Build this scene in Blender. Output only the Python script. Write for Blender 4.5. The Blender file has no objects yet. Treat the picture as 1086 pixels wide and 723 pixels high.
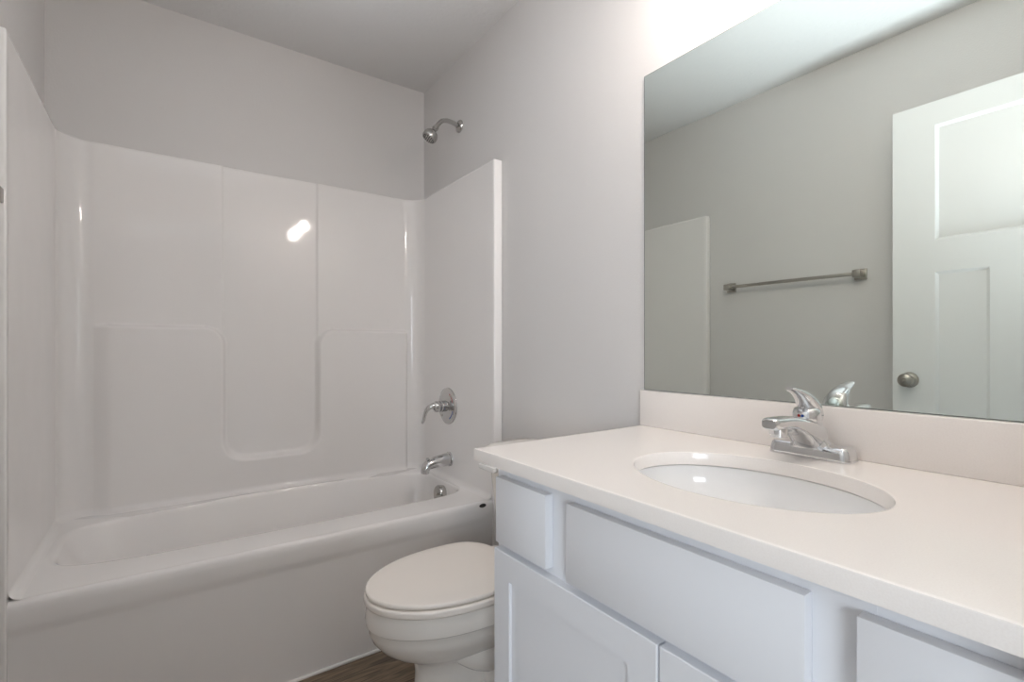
import bpy, bmesh, math, random
from mathutils import Vector, Matrix
random.seed(4)
PI = math.pi
sc = bpy.context.scene
COL = sc.collection

# ------------------------------------------------------------------ camera, world, lights
W, D, H = 1.524, 2.4717, 2.4937          # room width (x), depth to the back wall (y), ceiling height
YF = 0.02                              # inner face of the wall with the doorway
cam_d = bpy.data.cameras.new('camera')
cam = bpy.data.objects.new('camera', cam_d); COL.objects.link(cam)
cam.location = (0.3604, 0.0, 1.0942)
cam.rotation_euler = (PI/2, 0, -0.618)
cam_d.sensor_width = 36; cam_d.lens = 518.78/1086*36
cam_d.shift_y = 7.51/1086
cam_d.clip_start = 0.01
sc.camera = cam

sc.view_settings.view_transform = 'Standard'
sc.view_settings.look = 'None'
sc.view_settings.gamma = 1
sc.view_settings.use_curve_mapping = False
sc.view_settings.exposure = 0.0
try:
    sc.cycles.use_denoising = True
    sc.cycles.denoiser = 'OPENIMAGEDENOISE'
    sc.cycles.max_bounces = 12
    sc.cycles.diffuse_bounces = 8
    sc.cycles.glossy_bounces = 6
    sc.cycles.caustics_refractive = False
    sc.cycles.sample_clamp_indirect = 4
except Exception:
    pass

world = bpy.data.worlds.new('world'); sc.world = world
world.use_nodes = True
wn = world.node_tree.nodes
wn['Background'].inputs[0].default_value = (0.80, 0.90, 1.0, 1)
wn['Background'].inputs[1].default_value = 1.0

def area(name, loc, target, sx, sy, power, color):
    l = bpy.data.lights.new(name, 'AREA'); l.shape = 'RECTANGLE'; l.size = sx; l.size_y = sy
    l.energy = power; l.color = color
    o = bpy.data.objects.new(name, l); COL.objects.link(o); o.location = loc
    o.rotation_euler = (Vector(target)-Vector(loc)).to_track_quat('-Z', 'Y').to_euler()
    return o
BULB = 124.0                              # emission of the opal globes over the mirror
# added fill by the doorway, then added lamps for assumed daylight: a sunlit patch of floor just outside the doorway, and an unseen bedroom window
dl = area('fill_near_doorway', (0.56, -0.34, 0.80), (0.62, 0.36, 2.484), 0.6, 0.5, 0.6, (0.84, 0.92, 1.0))  # added lamp in mid-air, bounced off the ceiling to brighten the room
dl.data.spread = math.radians(90)
dl = area('assumed_floor_daylight', (0.56, -0.84, 0.05), (0.60, 0.36, 2.2), 0.55, 0.6, 23.5, (0.84, 0.92, 1.0))  # area lamp added at floor level, standing in for an assumed sunlit patch
dl.data.spread = math.radians(50)
area('assumed_window_daylight', (-1.5, -2.75, 1.35), (0.9, 0.6, 0.7), 1.2, 1.3, 80, (0.84, 0.92, 1.0))  # area lamp added inside the assumed window, in place of its daylight

# ------------------------------------------------------------------ materials
def mat(name, col, rough=0.5, metal=0.0, coat=0.0, bump=None, spec=0.5, ior=None):
    m = bpy.data.materials.new(name); m.use_nodes = True
    nt = m.node_tree; b = nt.nodes['Principled BSDF']
    b.inputs['Base Color'].default_value = (*col, 1)
    b.inputs['Roughness'].default_value = rough
    b.inputs['Metallic'].default_value = metal
    b.inputs['Coat Weight'].default_value = coat
    b.inputs['Coat Roughness'].default_value = 0.03
    b.inputs['Specular IOR Level'].default_value = spec
    if bump:
        scale, strength, dist, detail = bump
        tc = nt.nodes.new('ShaderNodeTexCoord'); n = nt.nodes.new('ShaderNodeTexNoise')
        n.inputs['Scale'].default_value = scale; n.inputs['Detail'].default_value = detail
        bp = nt.nodes.new('ShaderNodeBump'); bp.inputs['Strength'].default_value = strength
        bp.inputs['Distance'].default_value = dist
        nt.links.new(tc.outputs['Object'], n.inputs['Vector'])
        nt.links.new(n.outputs['Fac'], bp.inputs['Height'])
        nt.links.new(bp.outputs['Normal'], b.inputs['Normal'])
    return m

M_wall = mat('greige_wall_paint', (0.66, 0.645, 0.635), 0.55, bump=(160, 0.25, 0.002, 3))
M_ceil = mat('ceiling_paint', (0.68, 0.675, 0.672), 0.8, bump=(55, 0.5, 0.004, 4))
M_acryl = mat('white_acrylic', (0.83, 0.812, 0.80), 0.06, bump=(5, 0.18, 0.006, 1))
M_porc = mat('porcelain', (0.80, 0.765, 0.72), 0.08)
M_plast = mat('seat_plastic', (0.85, 0.80, 0.745), 0.22)
M_cab = mat('cabinet_white_paint', (0.79, 0.805, 0.84), 0.36)
M_door = mat('door_white_paint', (0.82, 0.83, 0.83), 0.35, bump=(180, 0.05, 0.001, 2))
M_trim = mat('trim_paint', (0.82, 0.82, 0.81), 0.4)
M_chrome = mat('chrome', (0.74, 0.75, 0.76), 0.05, 1.0)
M_sh = mat('satin_chrome', (0.50, 0.49, 0.47), 0.16, 1.0)
M_chrome2 = mat('bath_chrome', (0.60, 0.60, 0.60), 0.07, 1.0)
M_nickel = mat('brushed_nickel', (0.42, 0.395, 0.36), 0.28, 1.0, bump=(400, 0.1, 0.0005, 1))
M_mirror = mat('mirror_glass', (0.785, 0.84, 0.80), 0.0, 1.0)
M_medge = mat('mirror_edge', (0.30, 0.36, 0.34), 0.2, 0.6)
M_sink = mat('sink_porcelain', (0.90, 0.90, 0.90), 0.08)
M_dark = mat('dark_hole', (0.03, 0.03, 0.03), 0.5)
M_red = mat('red_mark', (0.35, 0.03, 0.025), 0.3)
M_blue = mat('blue_mark', (0.02, 0.08, 0.35), 0.3)
M_grout = mat('caulk', (0.80, 0.78, 0.76), 0.5)
M_carpet = mat('carpet', (0.50, 0.46, 0.41), 0.95, bump=(300, 0.6, 0.004, 2))
M_toe = mat('toe_kick', (0.6, 0.6, 0.6), 0.6)

def quartz():
    m = mat('white_quartz', (0.86, 0.80, 0.755), 0.14)
    nt = m.node_tree; b = nt.nodes['Principled BSDF']
    tc = nt.nodes.new('ShaderNodeTexCoord'); n = nt.nodes.new('ShaderNodeTexNoise')
    n.inputs['Scale'].default_value = 450; n.inputs['Detail'].default_value = 2
    r = nt.nodes.new('ShaderNodeValToRGB')
    r.color_ramp.elements[0].position = 0.35; r.color_ramp.elements[0].color = (0.85, 0.805, 0.77, 1)
    r.color_ramp.elements[1].position = 0.6; r.color_ramp.elements[1].color = (0.87, 0.828, 0.795, 1)
    nt.links.new(tc.outputs['Object'], n.inputs['Vector']); nt.links.new(n.outputs['Fac'], r.inputs['Fac'])
    nt.links.new(r.outputs['Color'], b.inputs['Base Color'])
    return m
M_quartz = quartz()

def wood_floor():
    m = bpy.data.materials.new('wood_plank_floor'); m.use_nodes = True
    nt = m.node_tree; L = nt.links; N = nt.nodes; b = N['Principled BSDF']
    b.inputs['Roughness'].default_value = 0.42
    tc = N.new('ShaderNodeTexCoord'); mp = N.new('ShaderNodeMapping')
    L.new(tc.outputs['Object'], mp.inputs['Vector'])
    br = N.new('ShaderNodeTexBrick'); br.inputs['Scale'].default_value = 1
    br.inputs['Brick Width'].default_value = 1.2; br.inputs['Row Height'].default_value = 0.15
    br.inputs['Mortar Size'].default_value = 0.0015; br.offset = 0.37
    br.inputs['Color1'].default_value = (0.75, 0.75, 0.75, 1); br.inputs['Color2'].default_value = (1.05, 1.05, 1.05, 1)
    br.inputs['Mortar'].default_value = (0.3, 0.3, 0.3, 1)
    L.new(mp.outputs['Vector'], br.inputs['Vector'])
    mp2 = N.new('ShaderNodeMapping'); mp2.inputs['Scale'].default_value = (4, 42, 1)
    L.new(tc.outputs['Object'], mp2.inputs['Vector'])
    n = N.new('ShaderNodeTexNoise'); n.inputs['Scale'].default_value = 1.6; n.inputs['Detail'].default_value = 6
    n.inputs['Distortion'].default_value = 1.2
    L.new(mp2.outputs['Vector'], n.inputs['Vector'])
    r = N.new('ShaderNodeValToRGB')
    r.color_ramp.elements[0].position = 0.32; r.color_ramp.elements[0].color = (0.11, 0.075, 0.048, 1)
    r.color_ramp.elements[1].position = 0.70; r.color_ramp.elements[1].color = (0.38, 0.28, 0.19, 1)
    L.new(n.outputs['Fac'], r.inputs['Fac'])
    mx = N.new('ShaderNodeMix'); mx.data_type = 'RGBA'; mx.blend_type = 'MULTIPLY'; mx.inputs[0].default_value = 1
    L.new(r.outputs['Color'], mx.inputs[6]); L.new(br.outputs['Color'], mx.inputs[7])
    L.new(mx.outputs[2], b.inputs['Base Color'])
    bp = N.new('ShaderNodeBump'); bp.inputs['Strength'].default_value = 0.15; bp.inputs['Distance'].default_value = 0.002
    L.new(n.outputs['Fac'], bp.inputs['Height']); L.new(bp.outputs['Normal'], b.inputs['Normal'])
    return m
M_floor = wood_floor()

def opal():
    m = bpy.data.materials.new('lit_opal_glass'); m.use_nodes = True
    b = m.node_tree.nodes['Principled BSDF']
    b.inputs['Base Color'].default_value = (0.9, 0.88, 0.85, 1)
    b.inputs['Emission Color'].default_value = (1.0, 0.905, 0.84, 1)
    b.inputs['Emission Strength'].default_value = BULB
    return m
M_opal = opal()

# ------------------------------------------------------------------ mesh helpers
def link(name, me, m, parent=None, smooth=True, angle=35):
    me.materials.append(m)
    if smooth:
        for p in me.polygons: p.use_smooth = True
        me.set_sharp_from_angle(angle=math.radians(angle))
    o = bpy.data.objects.new(name, me); COL.objects.link(o)
    if parent: o.parent = parent
    return o

class B:
    """collects shapes into one mesh"""
    def __init__(s): s.bm = bmesh.new()
    def box(s, x0, x1, y0, y1, z0, z1, bev=0.0, seg=2, rot=None):
        t = bmesh.new()
        bmesh.ops.create_cube(t, size=1)
        bmesh.ops.scale(t, vec=(abs(x1-x0), abs(y1-y0), abs(z1-z0)), verts=t.verts)
        if bev: bmesh.ops.bevel(t, geom=t.edges[:], offset=bev, segments=seg, profile=0.5, affect='EDGES')
        if rot: bmesh.ops.transform(t, matrix=rot, verts=t.verts)
        bmesh.ops.translate(t, vec=((x0+x1)/2, (y0+y1)/2, (z0+z1)/2), verts=t.verts)
        s.join(t); return s
    def join(s, t):
        me = bpy.data.meshes.new('t'); t.to_mesh(me); t.free(); s.bm.from_mesh(me); bpy.data.meshes.remove(me)
    def rings(s, rings, cap0=True, cap1=True, closed=True):
        bm = s.bm; vs = [[bm.verts.new(p) for p in r] for r in rings]
        n = len(rings[0])
        for a, b in zip(vs[:-1], vs[1:]):
            for i in range(n if closed else n-1):
                j = (i+1) % n
                bm.faces.new((a[i], a[j], b[j], b[i]))
        if cap0: bm.faces.new(list(reversed(vs[0])))
        if cap1: bm.faces.new(vs[-1])
        return s
    def lathe(s, prof, origin=(0, 0, 0), axis='Z', n=40):
        """prof: (r, h) list along the axis, revolved"""
        rings = []
        o = Vector(origin)
        q = axis if isinstance(axis, Vector) else {'Z': Vector((0, 0, 1)), 'X': Vector((1, 0, 0)), '-X': Vector((-1, 0, 0)), 'Y': Vector((0, 1, 0))}[axis]
        R = q.to_track_quat('Z', 'Y').to_matrix()
        for r, h in prof:
            r = max(r, 1e-5)
            rings.append([o + R @ Vector((r*math.cos(2*PI*i/n), r*math.sin(2*PI*i/n), h)) for i in range(n)])
        return s.rings(rings)
    def tube(s, pts, rad, n=16, flat=None):
        pts = [Vector(p) for p in pts]
        rad = rad if isinstance(rad, (list, tuple)) else [rad]*len(pts)
        rings = []; ref = None
        for i, p in enumerate(pts):
            t = (pts[min(i+1, len(pts)-1)] - pts[max(i-1, 0)]).normalized()
            if ref is None:
                ref = Vector((0, 1, 0)) if abs(t.y) < 0.9 else Vector((0, 0, 1))
            u = (ref - t*ref.dot(t)).normalized(); ref = u; v = t.cross(u)
            r = rad[i]; ru, rv = r if isinstance(r, tuple) else (r, r)
            rings.append([p + u*ru*math.cos(2*PI*k/n) + v*rv*math.sin(2*PI*k/n) for k in range(n)])
        return s.rings(rings)
    def out(s, name, m, parent=None, smooth=True, angle=35):
        bmesh.ops.recalc_face_normals(s.bm, faces=s.bm.faces[:])
        me = bpy.data.meshes.new(name); s.bm.to_mesh(me); s.bm.free()
        return link(name, me, m, parent, smooth, angle)

def spline(P, n=8):
    """Catmull-Rom through the points (tuples of any length)"""
    out = []
    m = len(P)
    for i in range(m-1):
        p0, p1, p2, p3 = P[max(i-1, 0)], P[i], P[i+1], P[min(i+2, m-1)]
        for k in range(n):
            t = k/n
            out.append(tuple(0.5*((2*b) + (-a+c)*t + (2*a-5*b+4*c-d)*t*t + (-a+3*b-3*c+d)*t**3) for a, b, c, d in zip(p0, p1, p2, p3)))
    out.append(tuple(P[-1])); return out

def thing(name, label, cat, loc=(0, 0, 0), group=None):
    o = bpy.data.objects.new(name, None); COL.objects.link(o)
    o.empty_display_size = 0.05
    o.location = loc
    o['label'] = label; o['category'] = cat
    if group: o['group'] = group
    return o
def place(root):
    """parts are modelled in room coordinates; keep them there although the root stands elsewhere"""
    bpy.context.view_layer.update()
    def shift(o):
        for v in o.data.vertices: v.co -= root.location
    for c in root.children: 
        shift(c)
        for g in c.children: shift(g)
def struct(o): o['kind'] = 'structure'; return o

# ------------------------------------------------------------------ the room
T = 0.11
hx0, hx1, hy0 = -1.6, 2.9, -3.4
dx0, dx1, dz = 0.170, 0.905, 2.094        # doorway
struct(B().box(-T, W+T, YF-T, D+T, -0.10, 0.0).out('floor', M_floor, smooth=False))
struct(B().box(-T, W+T, YF-T, D+T, H, H+0.1).out('ceiling', M_ceil, smooth=False))
struct(B().box(-T, 0, YF, D, 0, H).out('wall_left', M_wall, smooth=False))
struct(B().box(W, W+T, YF, D, 0, H).out('wall_right', M_wall, smooth=False))
struct(B().box(-T, W+T, D, D+T, 0, H).out('wall_back', M_wall, smooth=False))
struct(B().box(hx0, dx0, YF-T, YF, 0, H).box(dx1, hx1, YF-T, YF, 0, H).box(dx0, dx1, YF-T, YF, dz, H).out('wall_front', M_wall, smooth=False))
# the bedroom beyond the doorway
struct(B().box(hx0-T, hx1+T, hy0-T, YF-T, -0.10, 0.0).out('floor_bedroom', M_carpet, smooth=False))
struct(B().box(hx0-T, hx1+T, hy0-T, YF-T, H, H+0.1).out('ceiling_bedroom', M_ceil, smooth=False))
struct(B().box(hx1, hx1+T, hy0, YF-T, 0, H).out('wall_bedroom_right', M_wall, smooth=False))
struct(B().box(hx0-T, hx1+T, hy0-T, hy0, 0, H).out('wall_bedroom_far', M_wall, smooth=False))
wy0, wy1, wz0, wz1 = -3.35, -2.1, 0.62, 2.1  # opening for the assumed window
struct(B().box(hx0-T, hx0, hy0, wy0, 0, H).box(hx0-T, hx0, wy1, YF-T, 0, H).box(hx0-T, hx0, wy0, wy1, 0, wz0)
       .box(hx0-T, hx0, wy0, wy1, wz1, H).out('wall_bedroom_left', M_wall, smooth=False))
wf = B()
for a, b_, c, d in ((wy0, wy0+.05, wz0, wz1), (wy1-.05, wy1, wz0, wz1), ((wy0+wy1)/2-.025, (wy0+wy1)/2+.025, wz0, wz1), (wy0, wy1, wz0, wz0+.05), (wy0, wy1, wz1-.05, wz1)):
    wf.box(hx0-T+.02, hx0-.03, a, b_, c, d, 0.004)
struct(wf.out('assumed_window_1', M_trim))  # unseen bedroom window, assumed as the way in for the daylight
# door casing round the doorway and stops
cs = B()
cw = 0.057
for y0, y1 in ((YF, YF+0.012), (YF-T-0.012, YF-T)):
    cs.box(dx0-cw, dx0, y0, y1, 0, dz, 0.003).box(dx1, dx1+cw, y0, y1, 0, dz, 0.003).box(dx0-cw, dx1+cw, y0, y1, dz, dz+cw, 0.003)
cs.box(dx0, dx0+.012, YF-T, YF, 0, dz).box(dx1-.012, dx1, YF-T, YF, 0, dz).box(dx0, dx1, YF-T, YF, dz-.012, dz)
struct(cs.out('trim_1', M_trim))
struct(B().box(0, 0.012, YF+.001, 1.70, 0, 0.085, 0.003).out('baseboard_left', M_trim))
struct(B().box(W-.012, W, 0.925, 1.70, 0, 0.085, 0.003).out('baseboard_right', M_trim))
# caulk line where the tub apron meets the floor
struct(B().tube([(0.05, 1.720, 0.003), (W-.05, 1.720, 0.003)], 0.0065, 8).out('trim_2', M_grout))

# ------------------------------------------------------------------ door (open, lying along the left wall)
def make_door():
    Wd, Hd, Td = 0.722, 2.058, 0.035
    # local: hinge edge at y=0, free edge at y=Wd, faces at x=0 (towards the room) and x=-Td
    sw, tr, lr, br, ms = 0.140, 0.095, 0.13, 0.24, 0.120
    rec = 0.009; bv = 0.011
    zt = Hd - tr; zl = zt - 0.463; z2 = zl - 0.126; yb = Wd - sw
    panels = [(sw, yb, zl, zt), (sw, (Wd-ms)/2, br, z2), ((Wd+ms)/2, yb, br, z2)]
    bm = bmesh.new()
    ys = sorted({0, Wd, *[p[0] for p in panels], *[p[1] for p in panels]})
    zs = sorted({0, Hd, *[p[2] for p in panels], *[p[3] for p in panels]})
    for side in (0, 1):
        X = 0 if side == 0 else -Td; sg = -1 if side == 0 else 1
        vg = {(y, z): bm.verts.new((X, y, z)) for y in ys for z in zs}
        def inp(y, z):
            return next((i for i, p in enumerate(panels) if p[0] < y < p[1] and p[2] < z < p[3]), None)
        for y0, y1 in zip(ys[:-1], ys[1:]):
            for z0, z1 in zip(zs[:-1], zs[1:]):
                if inp((y0+y1)/2, (z0+z1)/2) is None:
                    bm.faces.new((vg[y0, z0], vg[y1, z0], vg[y1, z1], vg[y0, z1]))
        for y0, y1, z0, z1 in panels:
            o = [vg[y0, z0], vg[y1, z0], vg[y1, z1], vg[y0, z1]]
            # intermediate grid verts may lie on the edge; make own corners
            o = [bm.verts.new(v.co) for v in o]
            i_ = [bm.verts.new((X+sg*rec, y, z)) for y, z in ((y0+bv, z0+bv), (y1-bv, z0+bv), (y1-bv, z1-bv), (y0+bv, z1-bv))]
            for k in range(4):
                j = (k+1) % 4
                bm.faces.new((o[k], o[j], i_[j], i_[k]))
            bm.faces.new(i_)
    for a, b_ in (((0, 0), (0, Hd)), ((Wd, 0), (Wd, Hd)), ((0, 0), (Wd, 0)), ((0, Hd), (Wd, Hd))):
        bm.faces.new([bm.verts.new(c) for c in ((0, a[0], a[1]), (0, b_[0], b_[1]), (-Td, b_[0], b_[1]), (-Td, a[0], a[1]))])
    bmesh.ops.remove_doubles(bm, verts=bm.verts[:], dist=1e-5)
    bmesh.ops.recalc_face_normals(bm, faces=bm.faces[:])
    me = bpy.data.meshes.new('door_1'); bm.to_mesh(me); bm.free()
    d = link('door_1', me, M_door, smooth=False)
    d.location = (0.167, YF+0.014, 0.026); d.rotation_euler = (0, 0, math.radians(0.9))
    struct(d)
    for sg, nm in ((1, 'door_knob'), (-1, 'door_knob')):
        k = B()
        o = (0 if sg > 0 else -Td, Wd-0.058, 0.937)
        prof = [(0.0, 0), (0.031, 0), (0.032, 0.003), (0.030, 0.008), (0.018, 0.011), (0.0125, 0.015), (0.0125, 0.026), (0.020, 0.032), (0.0265, 0.042), (0.0275, 0.050), (0.0245, 0.058), (0.016, 0.063), (0.008, 0.0645), (0.006, 0.062), (0.0, 0.062)]
        k.lathe(prof, o, 'X' if sg > 0 else '-X')
        k.out(nm, M_nickel, d)
    B().box(-Td*0.85, -Td*0.15, Wd-.0005, Wd+.0015, 0.910, 0.967).out('latch_plate', M_nickel, d)
    for z in (0.25, 1.02, 1.80):
        B().tube([(0.004, -0.002, z-0.045), (0.004, -0.002, z+0.045)], 0.006, 10).out('hinge', M_nickel, d)
make_door()

# ------------------------------------------------------------------ tub and surround (one moulded unit)
FL = 0.043; ZD = 0.461; ZS = 1.885; YA = 1.712
Y_up, R_c = 2.455, 0.095
tub = thing('tub_shower_unit', 'glossy white one-piece bathtub with tall moulded shower surround across the back of the room', 'bathtub', (W/2, 2.05, 0))

def smin(a, b, k):
    h = max(k-abs(a-b), 0)/k
    return min(a, b) - h*h*k*0.25
def rbox(x, z, x0, x1, z0, z1, r):
    qx = abs(x-(x0+x1)/2)-(x1-x0)/2+r; qz = abs(z-(z0+z1)/2)-(z1-z0)/2+r
    return min(max(qx, qz), 0)+math.hypot(max(qx, 0), max(qz, 0))-r
def sstep(t):
    t = min(max(t, 0), 1); return t*t*(3-2*t)
def protr(x, z):
    a = rbox(x, z, -1, 0.572, -1, 1.184, 0.075)
    b = rbox(x, z, 0.958, 3, -1, 1.184, 0.075)
    c = z-0.612
    d = min(smin(a, c, 0.10), smin(b, c, 0.10))
    p = 0.032*sstep(0.5-d/0.024)*sstep((x-0.115)/0.085)*sstep((1.424-x)/0.026)
    # centre column set slightly back from the side panels above the shelves
    e = max(0.566-x, x-0.957)
    p2 = 0.007*sstep(0.5+e/0.009)
    # fades into the corners
    f = sstep((x-0.10)/0.05)*sstep((1.47-x)/0.05)
    return max(p, p2*f)

def surround():
    path = []                                     # (x, y, nx, ny): nx,ny point into the tub
    n1 = 14
    for i in range(n1): path.append((FL, YA+0.008 + (Y_up-R_c-YA-0.008)*i/n1, 1, 0))
    for i in range(14):
        a = PI - (PI/2)*i/14
        path.append((FL+R_c+R_c*math.cos(a), Y_up-R_c+R_c*math.sin(a), -math.cos(a), -math.sin(a)))
    x0, x1 = FL+R_c, W-FL-R_c
    nb = 330
    for i in range(nb): path.append((x0+(x1-x0)*i/nb, Y_up, 0, -1))
    for i in range(14):
        a = PI/2 - (PI/2)*i/14
        path.append((W-FL-R_c+R_c*math.cos(a), Y_up-R_c+R_c*math.sin(a), -math.cos(a), -math.sin(a)))
    for i in range(n1+1): path.append((W-FL, Y_up-R_c - (Y_up-R_c-YA-0.008)*i/n1, -1, 0))
    zs = [ZD-0.02, ZD-0.005] + [ZD+0.024*k/8 for k in range(9)]
    z = ZD+0.03
    while z < ZS-0.012: zs.append(z); z += 0.0042
    rt = 0.006
    bm = bmesh.new(); rows = []
    for z in zs:
        row = []
        for x, y, nx, ny in path:
            p = protr(x, z) if ny < -0.5 else 0
            h = z-ZD; r = 0.024
            f = 0.0
            if h < r: hh = min(max(r-h, 0), r); f = r-math.sqrt(max(r*r-hh*hh, 0))
            row.append(bm.verts.new((x+nx*(p+f), y+ny*(p+f), z)))
        rows.append(row)
    # rolled top edge and flat top to the wall
    for dp, dzz in ((0, ZS-rt), (-rt*0.3, ZS-rt*0.3), (-rt, ZS)):
        rows.append([bm.verts.new((x+nx*(dp+(protr(x, 1.8) if ny < -.5 else 0)), y+ny*(dp+(protr(x, 1.8) if ny < -.5 else 0)), dzz)) for x, y, nx, ny in path])
    def outer(x, y, nx, ny):
        if ny == 0: return (0.001 if nx > 0 else W-0.001, y)
        if nx == 0: return (x, D-0.001)
        # corner: towards the room corner
        cx = 0.001 if nx > 0 else W-0.001
        t = abs(ny)
        if t < 0.7071: return (cx, y+(D-0.001-y)*(t/0.7071)**2)
        return (cx+(x-cx)*(1-(1-(t-0.7071)/0.2929)), D-0.001) if False else (x+(cx-x)*((1-(t-0.7071)/0.2929)), D-0.001)
    rows.append([bm.verts.new((*outer(*p), ZS)) for p in path])
    for a, b_ in zip(rows[:-1], rows[1:]):
        for i in range(len(path)-1):
            bm.faces.new((a[i], a[i+1], b_[i+1], b_[i]))
    me = bpy.data.meshes.new('surround'); bm.to_mesh(me); bm.free()
    # normals should face the tub interior
    bm = bmesh.new(); bm.from_mesh(me); bmesh.ops.recalc_face_normals(bm, faces=bm.faces[:]); bm.to_mesh(me); bm.free()
    return link('surround_wall', me, M_acryl, tub, True, 50)
surround()
for x0, x1 in ((0.001, FL-.0006), (W-FL+.0006, W-0.001)):
    B().box(x0, x1, YA-0.007, YA+0.05, 0.0, ZS, 0.005, 3).out('front_flange', M_acryl, tub)

def basin():
    N = 240; cx, cy = 0.775, 2.108
    def outline(t):
        c, s_ = math.cos(t), math.sin(t)
        n = 5.0 if c < 0 else 6.0
        ax = (0.775-0.084) if c < 0 else (1.458-0.775)
        back = 0.235
        ay = back if s_ > 0 else 0.240
        k = (abs(c)**n+abs(s_)**n)**(-1/n)
        x = cx+ax*c*k; y = cy+ay*s_*k
        if s_ > 0:                                    # back edge bows out to the wall in the middle
            y += 0.049*math.exp(-((x-0.80)/0.30)**4)*sstep(s_*k)
        return x, y
    def outer(t):
        c, s_ = math.cos(t), math.sin(t)
        x0, x1, y0, y1 = 0.02, W-0.02, YA+0.012, 2.46
        k = 9
        if c: k = min(k, ((x1 if c > 0 else x0)-cx)/c)
        if s_: k = min(k, ((y1 if s_ > 0 else y0)-cy)/s_)
        return cx+k*c, cy+k*s_
    ts = [2*PI*i/N for i in range(N)]
    # sample densely at the outer rectangle's corners
    base = [outline(t) for t in ts]
    import bisect
    rings = []
    outr = []
    for x, y in base:
        outr.append(outer(math.atan2(y-cy, x-cx)))
    rings.append([(x, y, ZD-0.02) for x, y in outr])
    rings.append([(x, y, ZD) for x, y in outr])
    def inset(dL, dR, dF, dB, z, cap=1.0):
        r = []
        for x, y in base:
            u = (x-cx)/(cx-0.084 if x < cx else 1.458-cx); v = (y-cy)/0.24
            nx = x - u*(dR if u > 0 else dL); ny = y - v*(dB if v > 0 else dF)
            r.append((nx, ny, z))
        return r
    rings.append(inset(-0.012, -0.012, -0.012, -0.0, ZD+0.0005))
    rings.append(inset(-0.003, -0.003, -0.003, -0.0, ZD-0.001))
    rings.append(inset(0.004, 0.003, 0.004, 0.002, ZD-0.005))
    rings.append(inset(0.010, 0.006, 0.008, 0.005, ZD-0.014))
    for k in range(1, 9):
        q = k/8; z = ZD-0.014-(ZD-0.014-0.13)*q
        rings.append(inset(0.010+0.17*q, 0.006+0.045*q, 0.008+0.030*q, 0.005+0.03*q+0.035*min(1, q*2), z))
    for k in range(1, 7):
        a = PI/2*k/6
        rings.append(inset(0.18+0.05*math.sin(a), 0.051+0.05*math.sin(a), 0.038+0.05*math.sin(a), 0.07+0.05*math.sin(a), 0.13-0.05*(1-math.cos(a))))
    b_ = B(); b_.rings([[Vector(p) for p in r] for r in rings], cap0=False, cap1=True)
    bm = b_.bm
    bmesh.ops.recalc_face_normals(bm, faces=bm.faces[:])
    up = sum((f.normal.z for f in bm.faces))
    if up < 0: bmesh.ops.reverse_faces(bm, faces=bm.faces[:])
    me = bpy.data.meshes.new('tub_basin'); bm.to_mesh(me); bm.free()
    return link('tub_basin', me, M_acryl, tub, True, 60)
basin()
def apron():
    prof = [(YA+0.030, ZD), (YA+0.014, ZD), (YA+0.008, ZD-0.002), (YA+0.003, ZD-0.006), (YA, ZD-0.014), (YA-0.001, ZD-0.03), (YA+0.001, 0.398), (YA+0.003, 0.386), (YA+0.006, 0.376), (YA+0.008, 0.364), (YA+0.010, 0.0), (YA+0.03, 0.0)]
    b_ = B(); xs = [0.001+ (W-0.002)*i/40 for i in range(41)]
    rings = [[Vector((x, y, z)) for y, z in prof] for x in xs]
    b_.rings(rings, cap0=True, cap1=True, closed=True)
    b_.out('apron', M_acryl, tub, True, 50)
    b_ = B(); b_.lathe([(0.0, 0), (0.016, 0), (0.016, 0.002), (0.012, 0.0022), (0.012, 0.001), (0, 0.001)], (0, 0, 0), Vector((0, -1, 0)), 24)
    for v in b_.bm.verts: v.co = Vector((v.co.x+1.429, v.co.y+YA+0.0, v.co.z*0.5+0.446))
    b_.out('weep_hole', M_dark, tub)['label'] = 'dark oval hole high on the right end of the apron'
apron()
place(tub)

# ------------------------------------------------------------------ bath fittings
YV = 2.095
ov = thing('overflow_plate', 'round chrome overflow plate on the inner end wall of the bathtub', 'overflow plate', (1.44, YV, 0.385))
tilt = Vector((-1, 0, 0.12)).normalized()
B().lathe([(0.0, -0.006), (0.040, -0.006), (0.041, 0.004), (0.041, 0.018), (0.038, 0.023), (0.033, 0.0235), (0.031, 0.0225), (0.0, 0.0225)], (1.437, YV, 0.400), tilt, 48).out('plate', M_sh, ov)
B().lathe([(0.0, 0.0), (0.004, 0.0), (0.0045, 0.003), (0.0, 0.0035)], (1.4135, YV, 0.4028), tilt, 16).out('screw', M_nickel, ov)
place(ov)

sp = thing('tub_spout', 'chrome tub spout low on the right surround wall above the tub rim', 'spout', (W-FL, YV, 0.560))
xs_ = W-FL
pts = spline([(xs_, 0.0, 0.560, 0.031, 0.031), (xs_-0.02, 0, 0.560, 0.030, 0.030), (xs_-0.06, 0, 0.556, 0.0285, 0.0285), (xs_-0.095, 0, 0.551, 0.026, 0.025), (xs_-0.116, 0, 0.543, 0.024, 0.022), (xs_-0.127, 0, 0.527, 0.022, 0.020), (xs_-0.129, 0, 0.510, 0.021, 0.019)], 5)
b_ = B(); b_.tube([(p[0], YV, p[2]) for p in pts], [(p[3], p[4]) for p in pts], 28)
b_.out('spout_body', M_chrome2, sp, True, 50)
B().lathe([(0.0345, 0), (0.0345, 0.006), (0.032, 0.009), (0.0, 0.009)], (xs_, YV, 0.560), '-X', 36).out('wall_ring', M_chrome2, sp)
B().lathe([(0.0, 0), (0.004, 0), (0.004, 0.012), (0.008, 0.014), (0.0085, 0.019), (0.006, 0.022), (0, 0.022)], (xs_-0.116, YV, 0.558), 'Z', 20).out('diverter_knob', M_chrome2, sp)
place(sp)

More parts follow.
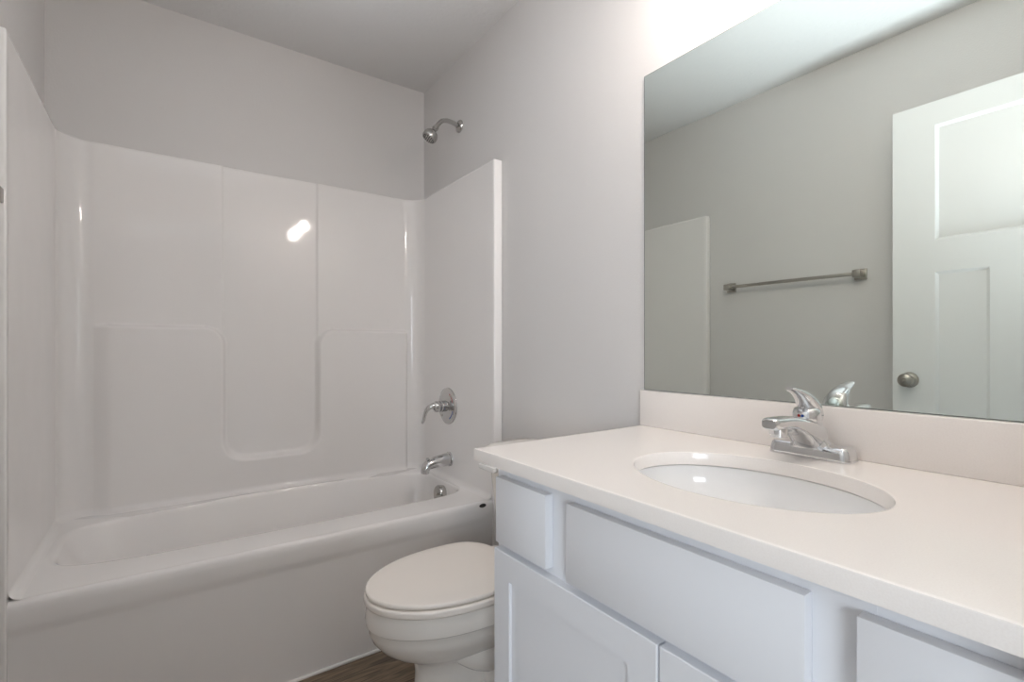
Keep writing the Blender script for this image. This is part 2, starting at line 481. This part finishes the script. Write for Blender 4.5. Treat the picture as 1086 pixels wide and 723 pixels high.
vl = thing('shower_valve', 'chrome round shower valve plate with curved lever handle on the surround', 'shower valve', (W-FL, 2.105, 0.815))
vc = (W-FL, 2.108, 0.815)
b_ = B(); b_.lathe([(0.0, 0), (0.088, 0), (0.0885, 0.002), (0.087, 0.006), (0.080, 0.0105), (0.070, 0.0115), (0.050, 0.0115), (0.040, 0.013), (0.034, 0.016), (0.0, 0.016)], vc, '-X', 64); esc = b_.out('escutcheon', M_chrome2, vl)
B().lathe([(0.0, 0.0), (0.027, 0.0), (0.027, 0.03), (0.0255, 0.032), (0.0255, 0.036), (0.0265, 0.038), (0.0265, 0.056), (0.023, 0.064), (0.014, 0.069), (0.0, 0.070)], (vc[0]-0.012, vc[1], vc[2]), '-X', 40).out('hub', M_chrome2, vl)
xh = vc[0]-0.058
yv, zv = vc[1], vc[2]
pts = spline([(xh+0.006, yv, zv, 0.019, 0.019), (xh-0.014, yv+.003, zv+.004, 0.019, 0.016), (xh-0.034, yv+.008, zv, 0.018, 0.0125), (xh-0.050, yv+.016, zv-.018, 0.016, 0.010), (xh-0.056, yv+.022, zv-.042, 0.0135, 0.008), (xh-0.060, yv+.026, zv-.064, 0.0125, 0.0075), (xh-0.068, yv+.028, zv-.078, 0.009, 0.005)], 6)
B().tube([p[:3] for p in pts], [(p[3], p[4]) for p in pts], 20).out('lever', M_chrome2, vl, True, 60)
a = B()
for i in range(9):
    t = math.radians(20+5*i)
    a.box(vc[0]-0.0125, vc[0]-0.0118, vc[1]-0.066*math.cos(t)-.0015, vc[1]-0.066*math.cos(t)+.0015, vc[2]+0.066*math.sin(t)-.003, vc[2]+0.066*math.sin(t)+.003)
a.out('hot_mark', M_red, esc)['label'] = 'red arc mark on the plate'
a = B()
for i in range(9):
    t = math.radians(-20-5*i)
    a.box(vc[0]-0.0125, vc[0]-0.0118, vc[1]-0.066*math.cos(t)-.0015, vc[1]-0.066*math.cos(t)+.0015, vc[2]+0.066*math.sin(t)-.003, vc[2]+0.066*math.sin(t)+.003)
a.out('cold_mark', M_blue, esc)['label'] = 'blue arc mark on the plate'
for dy_, dz_ in ((0.045, -0.05), (-0.045, 0.05)):
    B().lathe([(0.0, 0), (0.005, 0), (0.005, 0.002), (0.003, 0.0035), (0, 0.0035)], (vc[0]-0.0113, vc[1]+dy_, vc[2]+dz_), '-X', 16).out('screw', M_nickel, vl)
place(vl)

sh = thing('wall_shower', 'small chrome shower head on a bent arm high on the wall above the surround', 'shower', (W, 2.07, 2.165))
B().lathe([(0.0, 0), (0.030, 0), (0.030, 0.003), (0.027, 0.008), (0.018, 0.012), (0.012, 0.014), (0.0, 0.014)], (W-0.0005, 2.07, 2.163), '-X', 40).out('wall_flange', M_sh, sh)
pts = spline([(W-.004, 2.07, 2.163), (W-.04, 2.07, 2.171), (W-.070, 2.07, 2.172), (W-.098, 2.07, 2.163), (W-.120, 2.07, 2.138), (W-.130, 2.07, 2.124)], 6)
B().tube(pts, 0.0105, 18).out('shower_arm', M_sh, sh)
ax = Vector((-0.50, 0.10, -0.86)).normalized()
o = Vector((W-.126, 2.07, 2.130))
b_ = B(); b_.lathe([(0.0, 0), (0.013, 0), (0.0145, 0.004), (0.0145, 0.014), (0.012, 0.017), (0.0115, 0.024), (0.014, 0.029), (0.023, 0.034), (0.030, 0.041), (0.034, 0.050), (0.035, 0.060), (0.034, 0.070), (0.031, 0.074), (0.0, 0.074)], o, ax, 44); shp = b_.out('shower_head', M_sh, sh)
a = B(); R = ax.to_track_quat('Z', 'Y').to_matrix()
for r_, n_ in ((0.0, 1), (0.010, 6), (0.019, 12), (0.026, 16)):
    for i in range(n_):
        p = o + R @ Vector((r_*math.cos(2*PI*i/n_), r_*math.sin(2*PI*i/n_), 0.0735))
        a.lathe([(0.0, 0), (0.0022, 0), (0.0016, 0.003), (0.0, 0.003)], p, ax, 8)
a.out('nozzles', M_dark, shp)['label'] = 'dark spray nozzles'
place(sh)

# ------------------------------------------------------------------ toilet
YT = 1.31
to = thing('toilet', 'white two-piece elongated toilet with closed lid between bathtub and vanity cabinet', 'toilet', (1.15, YT, 0))
def egg(xt, xb, hw, z, n=64, pw=1.0, sq=2.15, split=0.60):
    """outline: tip at xt (front), back at xb, half width hw"""
    cx = xt + (xb-xt)*split; r = []
    for i in range(n):
        t = 2*PI*i/n; c, s_ = math.cos(t), math.sin(t)
        if c < 0: q, axx = 2.0, cx-xt
        else: q, axx = 3.2, xb-cx
        k = (abs(c)**q+abs(s_)**q)**(-1/q)
        r.append(Vector((cx+axx*c*k, YT+hw*s_*k, z)))
    return r
def bowl():
    S = [ # xt, xb, hw, z
        (0.832, 1.300, 0.160, 0.387), (0.822, 1.308, 0.172, 0.387), (0.8155, 1.312, 0.1785, 0.383), (0.812, 1.313, 0.1815, 0.372), (0.809, 1.312, 0.184, 0.345), (0.811, 1.308, 0.182, 0.332),
        (0.817, 1.302, 0.176, 0.328), (0.819, 1.300, 0.174, 0.325),
        (0.819, 1.300, 0.173, 0.308), (0.828, 1.300, 0.166, 0.285), (0.848, 1.298, 0.151, 0.260), (0.874, 1.295, 0.134, 0.238), (0.904, 1.290, 0.116, 0.220), (0.930, 1.288, 0.102, 0.205),
        (0.948, 1.288, 0.094, 0.190), (0.953, 1.290, 0.091, 0.160), (0.950, 1.300, 0.091, 0.110), (0.943, 1.320, 0.095, 0.06), (0.934, 1.335, 0.104, 0.035), (0.930, 1.340, 0.110, 0.018), (0.930, 1.340, 0.110, 0.001)]
    b_ = B(); b_.rings([egg(a, b2, h, z) for a, b2, h, z in S])
    # trapway bulging out of both flanks
    for sg in (-1, 1):
        P = spline([(1.00, YT+sg*.035, 0.270, .040), (1.10, YT+sg*.075, 0.215, .052), (1.165, YT+sg*.078, 0.170, .047), (1.17, YT+sg*.080, 0.115, .042), (1.215, YT+sg*.078, 0.085, .042), (1.27, YT+sg*.074, 0.115, .042), (1.30, YT+sg*.068, 0.19, .046), (1.33, YT+sg*.060, 0.27, .05), (1.345, YT+sg*.055, .33, .05)], 6)
        b_.tube([p[:3] for p in P], [p[3] for p in P], 20)
    # deck that carries the tank
    b_.box(1.26, W-.035, YT-.105, YT+.105, 0.30, 0.385, 0.02, 4)
    # foot along the floor
    b_.rings([[Vector((x, YT+s_*hw, z)) for x, s_ in ((0.99, -1), (1.32, -1), (1.35, -.6), (1.35, .6), (1.32, 1), (0.99, 1), (0.95, .6), (0.95, -.6))] for hw, z in ((0.118, 0.001), (0.118, 0.018), (0.112, 0.028), (0.09, 0.04))])
    b_.out('bowl', M_porc, to, True, 40)
bowl()
def ring_slab(name, xt, xb, hw, z0, z1, r, m, dome=0.0, split=.60):
    b_ = B()
    rr = []
    for k in range(5):
        a = PI/2*k/4; rr.append(egg(xt+r*(1-math.sin(a)), xb-r*(1-math.sin(a)), hw-r*(1-math.sin(a)), z0+r*(1-math.cos(a)), split=split))
    for k in range(5):
        a = PI/2*k/4; rr.append(egg(xt+r*(1-math.cos(a)), xb-r*(1-math.cos(a)), hw-r*(1-math.cos(a)), z1-r+r*math.sin(a), split=split))
    for k in (0.04, 0.09, 0.13):
        rr.append(egg(xt+r+k, xb-r-k*.8, hw-r-k*.8, z1+dome*(k/0.13), split=split))
    b_.rings(rr); return b_.out(name, m, to, True, 40)
ring_slab('seat', 0.806, 1.262, 0.187, 0.3875, 0.4095, 0.007, M_plast)
ring_slab('lid', 0.810, 1.268, 0.183, 0.4115, 0.4255, 0.006, M_plast, 0.003)
for sg in (-1, 1):
    B().box(1.255, 1.295, YT+sg*.075-.022, YT+sg*.075+.022, 0.389, 0.418, 0.008, 3).out('hinge_cap', M_plast, to)
    B().lathe([(0.0, 0), (0.017, 0), (0.017, 0.006), (0.013, 0.014), (0.006, 0.019), (0.0, 0.020)], (1.20, YT+sg*.122, 0.02), 'Z', 24).out('bolt_cap', M_plast, to)
def rrect(x0, x1, y0, y1, r, z, n=8, bow=0.0):
    P = []
    for cx, cy, a0 in ((x1-r, y1-r, 0), (x0+r, y1-r, PI/2), (x0+r, y0+r, PI), (x1-r, y0+r, 3*PI/2)):
        for i in range(n+1):
            a = a0+PI/2*i/n; P.append(Vector((cx+r*math.cos(a), cy+r*math.sin(a), z)))
    if bow:
        Q = []
        for i in range(len(P)):
            a, b2 = P[i], P[(i+1) % len(P)]
            Q.append(a)
            if i % (n+1) == n:
                for k in range(1, 10): Q.append(a.lerp(b2, k/10))
        P = Q
        ym = (y0+y1)/2; hw = (y1-y0)/2
        for v in P:
            w = max(0, (x1-v.x)/(x1-x0))
            v.x -= bow*w*(1-((v.y-ym)/hw)**2)
    return P
S = [(1.362, .170, .389), (1.352, .182, .394), (1.345, .187, .41), (1.338, .195, .50), (1.328, .205, .62), (1.322, .208, .712)]
B().rings([rrect(x, W-.018, YT-h, YT+h, .045, z, bow=.016) for x, h, z in S]).out('tank', M_porc, to, True, 40)
S = [(1.316, .212, .712), (1.310, .218, .716), (1.308, .220, .730), (1.312, .216, .740), (1.322, .206, .747), (1.36, .17, .749)]
B().rings([rrect(x, W-.012, YT-h, YT+h, .048, z, bow=.018) for x, h, z in S]).out('tank_lid', M_porc, to, True, 40)
b_ = B(); b_.lathe([(0.0, 0), (0.016, 0), (0.016, 0.006), (0.010, 0.010), (0.010, 0.032), (0.0, 0.032)], (1.324, YT+.170, 0.674), '-X', 24)
b_.box(1.276, 1.294, YT+.090, YT+.187, 0.665, 0.683, 0.005, 3)
b_.out('flush_lever', mat('white_plastic', (0.85, 0.85, 0.84), 0.2), to)
place(to)

# ------------------------------------------------------------------ vanity cabinet
XF = 0.975; XD = 0.955; YC0, YC1 = YF+0.002, 0.917
va = thing('vanity_cabinet', 'white painted vanity cabinet with shaker doors and slab drawer fronts under the counter', 'cabinet', (1.25, 0.43, 0))
b_ = B()
b_.box(XF+.019, W-.001, YC1-.016, YC1, 0.0, 0.840).box(XF+.019, W-.001, YC0, YC0+.016, 0.0, 0.840)        # sides
b_.box(XF+.019, W-.001, YC0, YC1, 0.10, 0.116).box(W-.02, W-.001, YC0, YC1, 0.1, 0.840)                     # bottom, back
b_.out('carcass', M_cab, va, False)
b_ = B()
for y0, y1 in ((YC1-.042, YC1), (0.655, 0.740), (0.198, 0.275), (YC0, YC0+.05)): b_.box(XF, XF+.019, y0, y1, 0.10, 0.840)
for z0, z1 in ((0.10, 0.13), (0.638, 0.686), (0.797, 0.840)): b_.box(XF+.0004, XF+.0186, YC0+.001, YC1-.001, z0, z1)
b_.box(XF+.0002, XF+.0188, 0.44, 0.49, 0.10, 0.66)
b_.out('face_frame', M_cab, va, False)
B().box(XF+.06, XF+.075, YC0, YC1-.016, 0.0, 0.10).out('toe_kick', M_toe, va, False)
for y0, y1, nm in ((0.7265, 0.8985, 'drawer'), (0.261, 0.668, 'false_front'), (YC0+.012, 0.210, 'drawer')):
    B().box(XD, XF-.0005, y0, y1, 0.6695, 0.8120, 0.0015, 2).out(nm, M_cab, va)
def shaker(y0, y1, z0, z1):
    fw = 0.0565; rec = 0.0065
    bm = bmesh.new()
    def rect(x, a, b2, c, d): return [bm.verts.new((x, y, z)) for y, z in ((a, c), (b2, c), (b2, d), (a, d))]
    e = 0.0015
    back = rect(XF-.0005, y0, y1, z0, z1); mid = rect(XD+e, y0, y1, z0, z1); o = rect(XD, y0+e, y1-e, z0+e, z1-e)
    i0 = rect(XD, y0+fw, y1-fw, z0+fw, z1-fw); i1 = rect(XD+rec, y0+fw+.001, y1-fw-.001, z0+fw+.001, z1-fw-.001)
    bm.faces.new(back)
    for a, b2 in ((back, mid), (mid, o), (o, i0), (i0, i1)):
        for k in range(4): bm.faces.new((a[k], a[(k+1) % 4], b2[(k+1) % 4], b2[k]))
    bm.faces.new(i1)
    bmesh.ops.recalc_face_normals(bm, faces=bm.faces[:])
    me = bpy.data.meshes.new('door'); bm.to_mesh(me); bm.free()
    return link('door', me, M_cab, va, False)
shaker(0.4665, 0.9045, 0.115, 0.6545)
shaker(0.0265, 0.4625, 0.115, 0.6545)
place(va)

# ------------------------------------------------------------------ countertop with an oval cut-out
ZC = 0.8675; CT = 0.0265; CX0, CX1, CY0, CY1 = 0.932, W-.001, YF+.001, 0.953
SX, SY, SRX, SRY = 1.203, 0.468, 0.162, 0.2125
ct = thing('vanity_countertop', 'pale cream quartz countertop with backsplash and oval sink cut-out on the white vanity', 'countertop', (1.25, 0.43, ZC-CT))
def counter():
    N = 128; b_ = B()
    def ell(s_, z): return [Vector((SX+(SRX+s_)*math.cos(2*PI*i/N), SY+(SRY+s_)*math.sin(2*PI*i/N), z)) for i in range(N)]
    def rect(s_, z):
        x0, x1, y0, y1 = CX0+s_, CX1, CY0, CY1-s_
        r = []
        for i in range(N):
            t = 2*PI*i/N
            c, s2 = math.cos(t)*SRX, math.sin(t)*SRY
            k = 99
            if abs(c) > 1e-9: k = min(k, ((x1 if c > 0 else x0)-SX)/c)
            if abs(s2) > 1e-9: k = min(k, ((y1 if s2 > 0 else y0)-SY)/s2)
            r.append(Vector((SX+k*c, SY+k*s2, z)))
        for cx, cy in ((x0, y0), (x1, y0), (x1, y1), (x0, y1)):   # snap nearest to the true corners
            j = min(range(N), key=lambda q: (r[q]-Vector((cx, cy, z))).length); r[j] = Vector((cx, cy, z))
        return r
    e = 0.003
    b_.rings([ell(0, ZC-CT), ell(0, ZC-e), ell(e*.3, ZC-e*.3), ell(e, ZC), ell(.006, ZC), ell(.014, ZC), rect(.014, ZC), rect(.006, ZC), rect(e, ZC), rect(e*.3, ZC-e*.3), rect(0, ZC-e), rect(0, ZC-CT), ell(0, ZC-CT)], False, False)
    bmesh.ops.remove_doubles(b_.bm, verts=b_.bm.verts[:], dist=1e-6)
    b_.out('slab', M_quartz, ct, True, 30)
counter()
B().box(W-.021, W-.001, CY0, CY1+.004, ZC, 0.9705, 0.002, 2).out('backsplash', M_quartz, ct)
place(ct)

sk = thing('undermount_sink', 'white oval porcelain sink set under the countertop cut-out', 'sink', (SX, SY, ZC-CT-.15))
b_ = B(); N = 96; R_ = []
for g, z in ((0.03, ZC-CT-.0005), (0.0, ZC-CT-.0005), (0.006, ZC-CT-.0005)): pass
def el(a, z): return [Vector((SX+(SRX+a)*math.cos(2*PI*i/N), SY+(SRY+a)*math.sin(2*PI*i/N), z)) for i in range(N)]
R_ = [el(0.035, ZC-CT-.012), el(0.035, ZC-CT-.0025), el(0.010, ZC-CT-.0025), el(0.006, ZC-CT-.004)]
for k in range(1, 15):
    a = PI/2*k/14
    R_.append(el(0.006-(SRX-.022)*(1-math.cos(a))**0.85, ZC-CT-.004-0.145*math.sin(a)**0.9))
b_.rings(R_, False, True)
so = b_.out('basin', M_sink, sk, True, 60)
B().lathe([(0.0, 0.0), (0.021, 0.0), (0.022, 0.002), (0.019, 0.004), (0.012, 0.005), (0.0, 0.0075)], (SX, SY, ZC-CT-.149), 'Z', 30).out('drain', M_chrome, sk)
place(sk)

# ------------------------------------------------------------------ faucet
YS = 0.472
fa = thing('sink_faucet', 'chrome single-lever faucet on the countertop behind the oval sink', 'faucet', (1.468, YS, ZC))
def cap_ring(cx, hx, hy, z, n=10, r=None):
    r = r or hx*0.8
    return rrect(cx-hx, cx+hx, YS-hy, YS+hy, min(r, hx-.0005), z, n)
b_ = B(); b_.rings([cap_ring(1.468, .0290, .0790, ZC+.0005, r=.016), cap_ring(1.468, .0290, .0790, ZC+.003, r=.016), cap_ring(1.468, .0275, .0770, ZC+.016, r=.015), cap_ring(1.468, .0255, .0745, ZC+.024, r=.014), cap_ring(1.468, .0225, .071, ZC+.0275, r=.012), cap_ring(1.468, .0150, .060, ZC+.029, r=.01)])
b_.out('base', M_chrome, fa, True, 30)
# body rising from the base and leaning forward into the spout
P = spline([(1.466, ZC+.020, .030, .054), (1.463, ZC+.032, .029, .038), (1.458, ZC+.048, .028, .029), (1.452, ZC+.064, .0265, .0265), (1.448, ZC+.076, .0255, .0255), (1.446, ZC+.081, .0235, .0235)], 5)
b_ = B(); b_.rings([[Vector((c+hx*math.cos(2*PI*i/40), YS+hy*math.sin(2*PI*i/40), z)) for i in range(40)] for c, z, hx, hy in P])
b_.out('body', M_chrome, fa, True, 50)
P = spline([(1.462, ZC+.040, .031, .030), (1.432, ZC+.056, .028, .025), (1.402, ZC+.069, .0245, .0185), (1.370, ZC+.078, .0215, .0145), (1.342, ZC+.0815, .020, .0125), (1.312, ZC+.0825, .0185, .0118), (1.297, ZC+.0825, .0165, .0112), (1.291, ZC+.0825, .013, .008)], 5)
rings = []
for i, (x, z, hw, hh) in enumerate(P):
    j = min(i+1, len(P)-1); k = max(i-1, 0)
    t = Vector((P[j][0]-P[k][0], 0, P[j][1]-P[k][1])).normalized(); up = Vector((t.z, 0, -t.x))
    if up.z < 0: up = -up
    r = []
    for q in range(36):
        a = 2*PI*q/36; c, s_ = math.cos(a), math.sin(a); kk = (abs(c)**3.2+abs(s_)**3.2)**(-1/3.2)
        r.append(Vector((x, YS, z))+Vector((0, 1, 0))*hw*c*kk+up*hh*s_*kk)
    rings.append(r)
b_ = B(); b_.rings(rings); b_.out('spout', M_chrome, fa, True, 50)
B().lathe([(0.0, 0), (0.0155, 0), (0.0155, 0.004), (0.0165, 0.005), (0.0165, 0.022), (0.0, 0.022)], (1.328, YS, ZC+.0555), 'Z', 36).out('aerator', M_chrome, fa)
# lever: a fin-shaped handle hooding the body and reaching forward and up
HP = spline([ # x, z, half width, half thickness
    (1.458, ZC+.080, .0235, .0180), (1.461, ZC+.090, .0250, .0170), (1.455, ZC+.104, .0242, .0165), (1.441, ZC+.119, .0210, .0140), (1.421, ZC+.131, .0172, .0100), (1.400, ZC+.139, .0140, .0070), (1.382, ZC+.1440, .0118, .0052), (1.370, ZC+.1470, .0080, .0036)], 6)
rings = []
for i, (x, z, hw, hh) in enumerate(HP):
    j = min(i+1, len(HP)-1); k = max(i-1, 0)
    t = Vector((HP[j][0]-HP[k][0], 0, HP[j][1]-HP[k][1])).normalized(); up = Vector((-t.z, 0, t.x))
    if up.x < 0 and up.z < 0: up = -up
    rings.append([Vector((x, YS, z))+Vector((0, 1, 0))*hw*math.cos(2*PI*q/32)+up*hh*math.sin(2*PI*q/32) for q in range(32)])
b_ = B(); b_.rings(rings)
# collar where the lever turns on the body
b_.lathe([(0.0, 0), (0.0262, 0), (0.0266, .003), (0.0262, 0.014), (0.022, 0.023), (0.012, 0.028), (0.0, 0.029)], (1.4455, YS, ZC+.0795), Vector((-.08, 0, 1)).normalized(), 36)
b_.out('lever', M_chrome, fa, True, 50)
B().lathe([(0, 0), (.0028, 0), (.0028, .0015), (0, .0015)], (1.4192, YS+.0035, ZC+.089), '-X', 14).out('hot_dot', M_red, fa)['label'] = 'red dot'
B().lathe([(0, 0), (.0028, 0), (.0028, .0015), (0, .0015)], (1.4192, YS-.0035, ZC+.089), '-X', 14).out('cold_dot', M_blue, fa)['label'] = 'blue dot'
place(fa)

# ------------------------------------------------------------------ mirror
mi = thing('wall_mirror', 'large frameless wall mirror over the backsplash', 'mirror', (W, 0.46, 0.972))
B().box(W-.006, W-.0015, YF+.003, 0.952, 0.9725, 1.896, 0.0008, 1).out('glass', M_mirror, mi, False)
B().box(W-.0055, W-.001, YF+.002, 0.9532, 0.9715, 1.8972).out('edge', M_medge, mi, False)
place(mi)

# ------------------------------------------------------------------ towel bar on the left wall
tb = thing('towel_bar', 'square brushed nickel towel bar on the left wall, seen in the mirror beside the door', 'towel bar', (0.0, 1.22, 1.43))
for y in (0.925, 1.568):
    b_ = B(); b_.box(0.0005, 0.010, y-.026, y+.026, 1.415, 1.467, 0.0025, 2)
    b_.box(0.008, 0.062, y-.017, y+.017, 1.424, 1.458, 0.003, 2)
    b_.out('post', M_nickel, tb)
B().box(0.040, 0.056, 0.908, 1.585, 1.433, 1.449, 0.002, 2).out('bar', M_nickel, tb)
place(tb)

# ------------------------------------------------------------------ light over the mirror (above the frame; its globes show as glints in the surround)
li = thing('vanity_light', 'brushed nickel wall light with three lit opal globes above the mirror', 'wall light', (W, 0.45, 2.05))
B().box(W-.026, W-.001, 0.17, 0.71, 2.08, 2.18, 0.004, 2).out('back_plate', M_nickel, li)
for y in (0.24, 0.438, 0.636):
    B().tube(spline([(W-.02, y, 2.13), (W-.07, y, 2.142), (W-.195, y, 2.165), (W-.22, y, 2.148)], 5), 0.007, 12).out('arm', M_nickel, li)
    B().lathe([(0.0, 0.03), (0.020, 0.03), (0.026, 0.0), (0.024, -0.002), (0.0, -0.002)], (W-.22, y, 2.135), 'Z', 24).out('socket_cup', M_nickel, li)
    B().lathe([(0.0, -0.034)]+[(0.034*math.cos(a), 0.034*math.sin(a)) for a in [math.radians(-80+10*k) for k in range(15)]]+[(0.016, 0.034), (0.016, 0.046), (0.0, 0.046)], (W-.22, y, 2.095), 'Z', 32).out('globe', M_opal, li)
place(li)
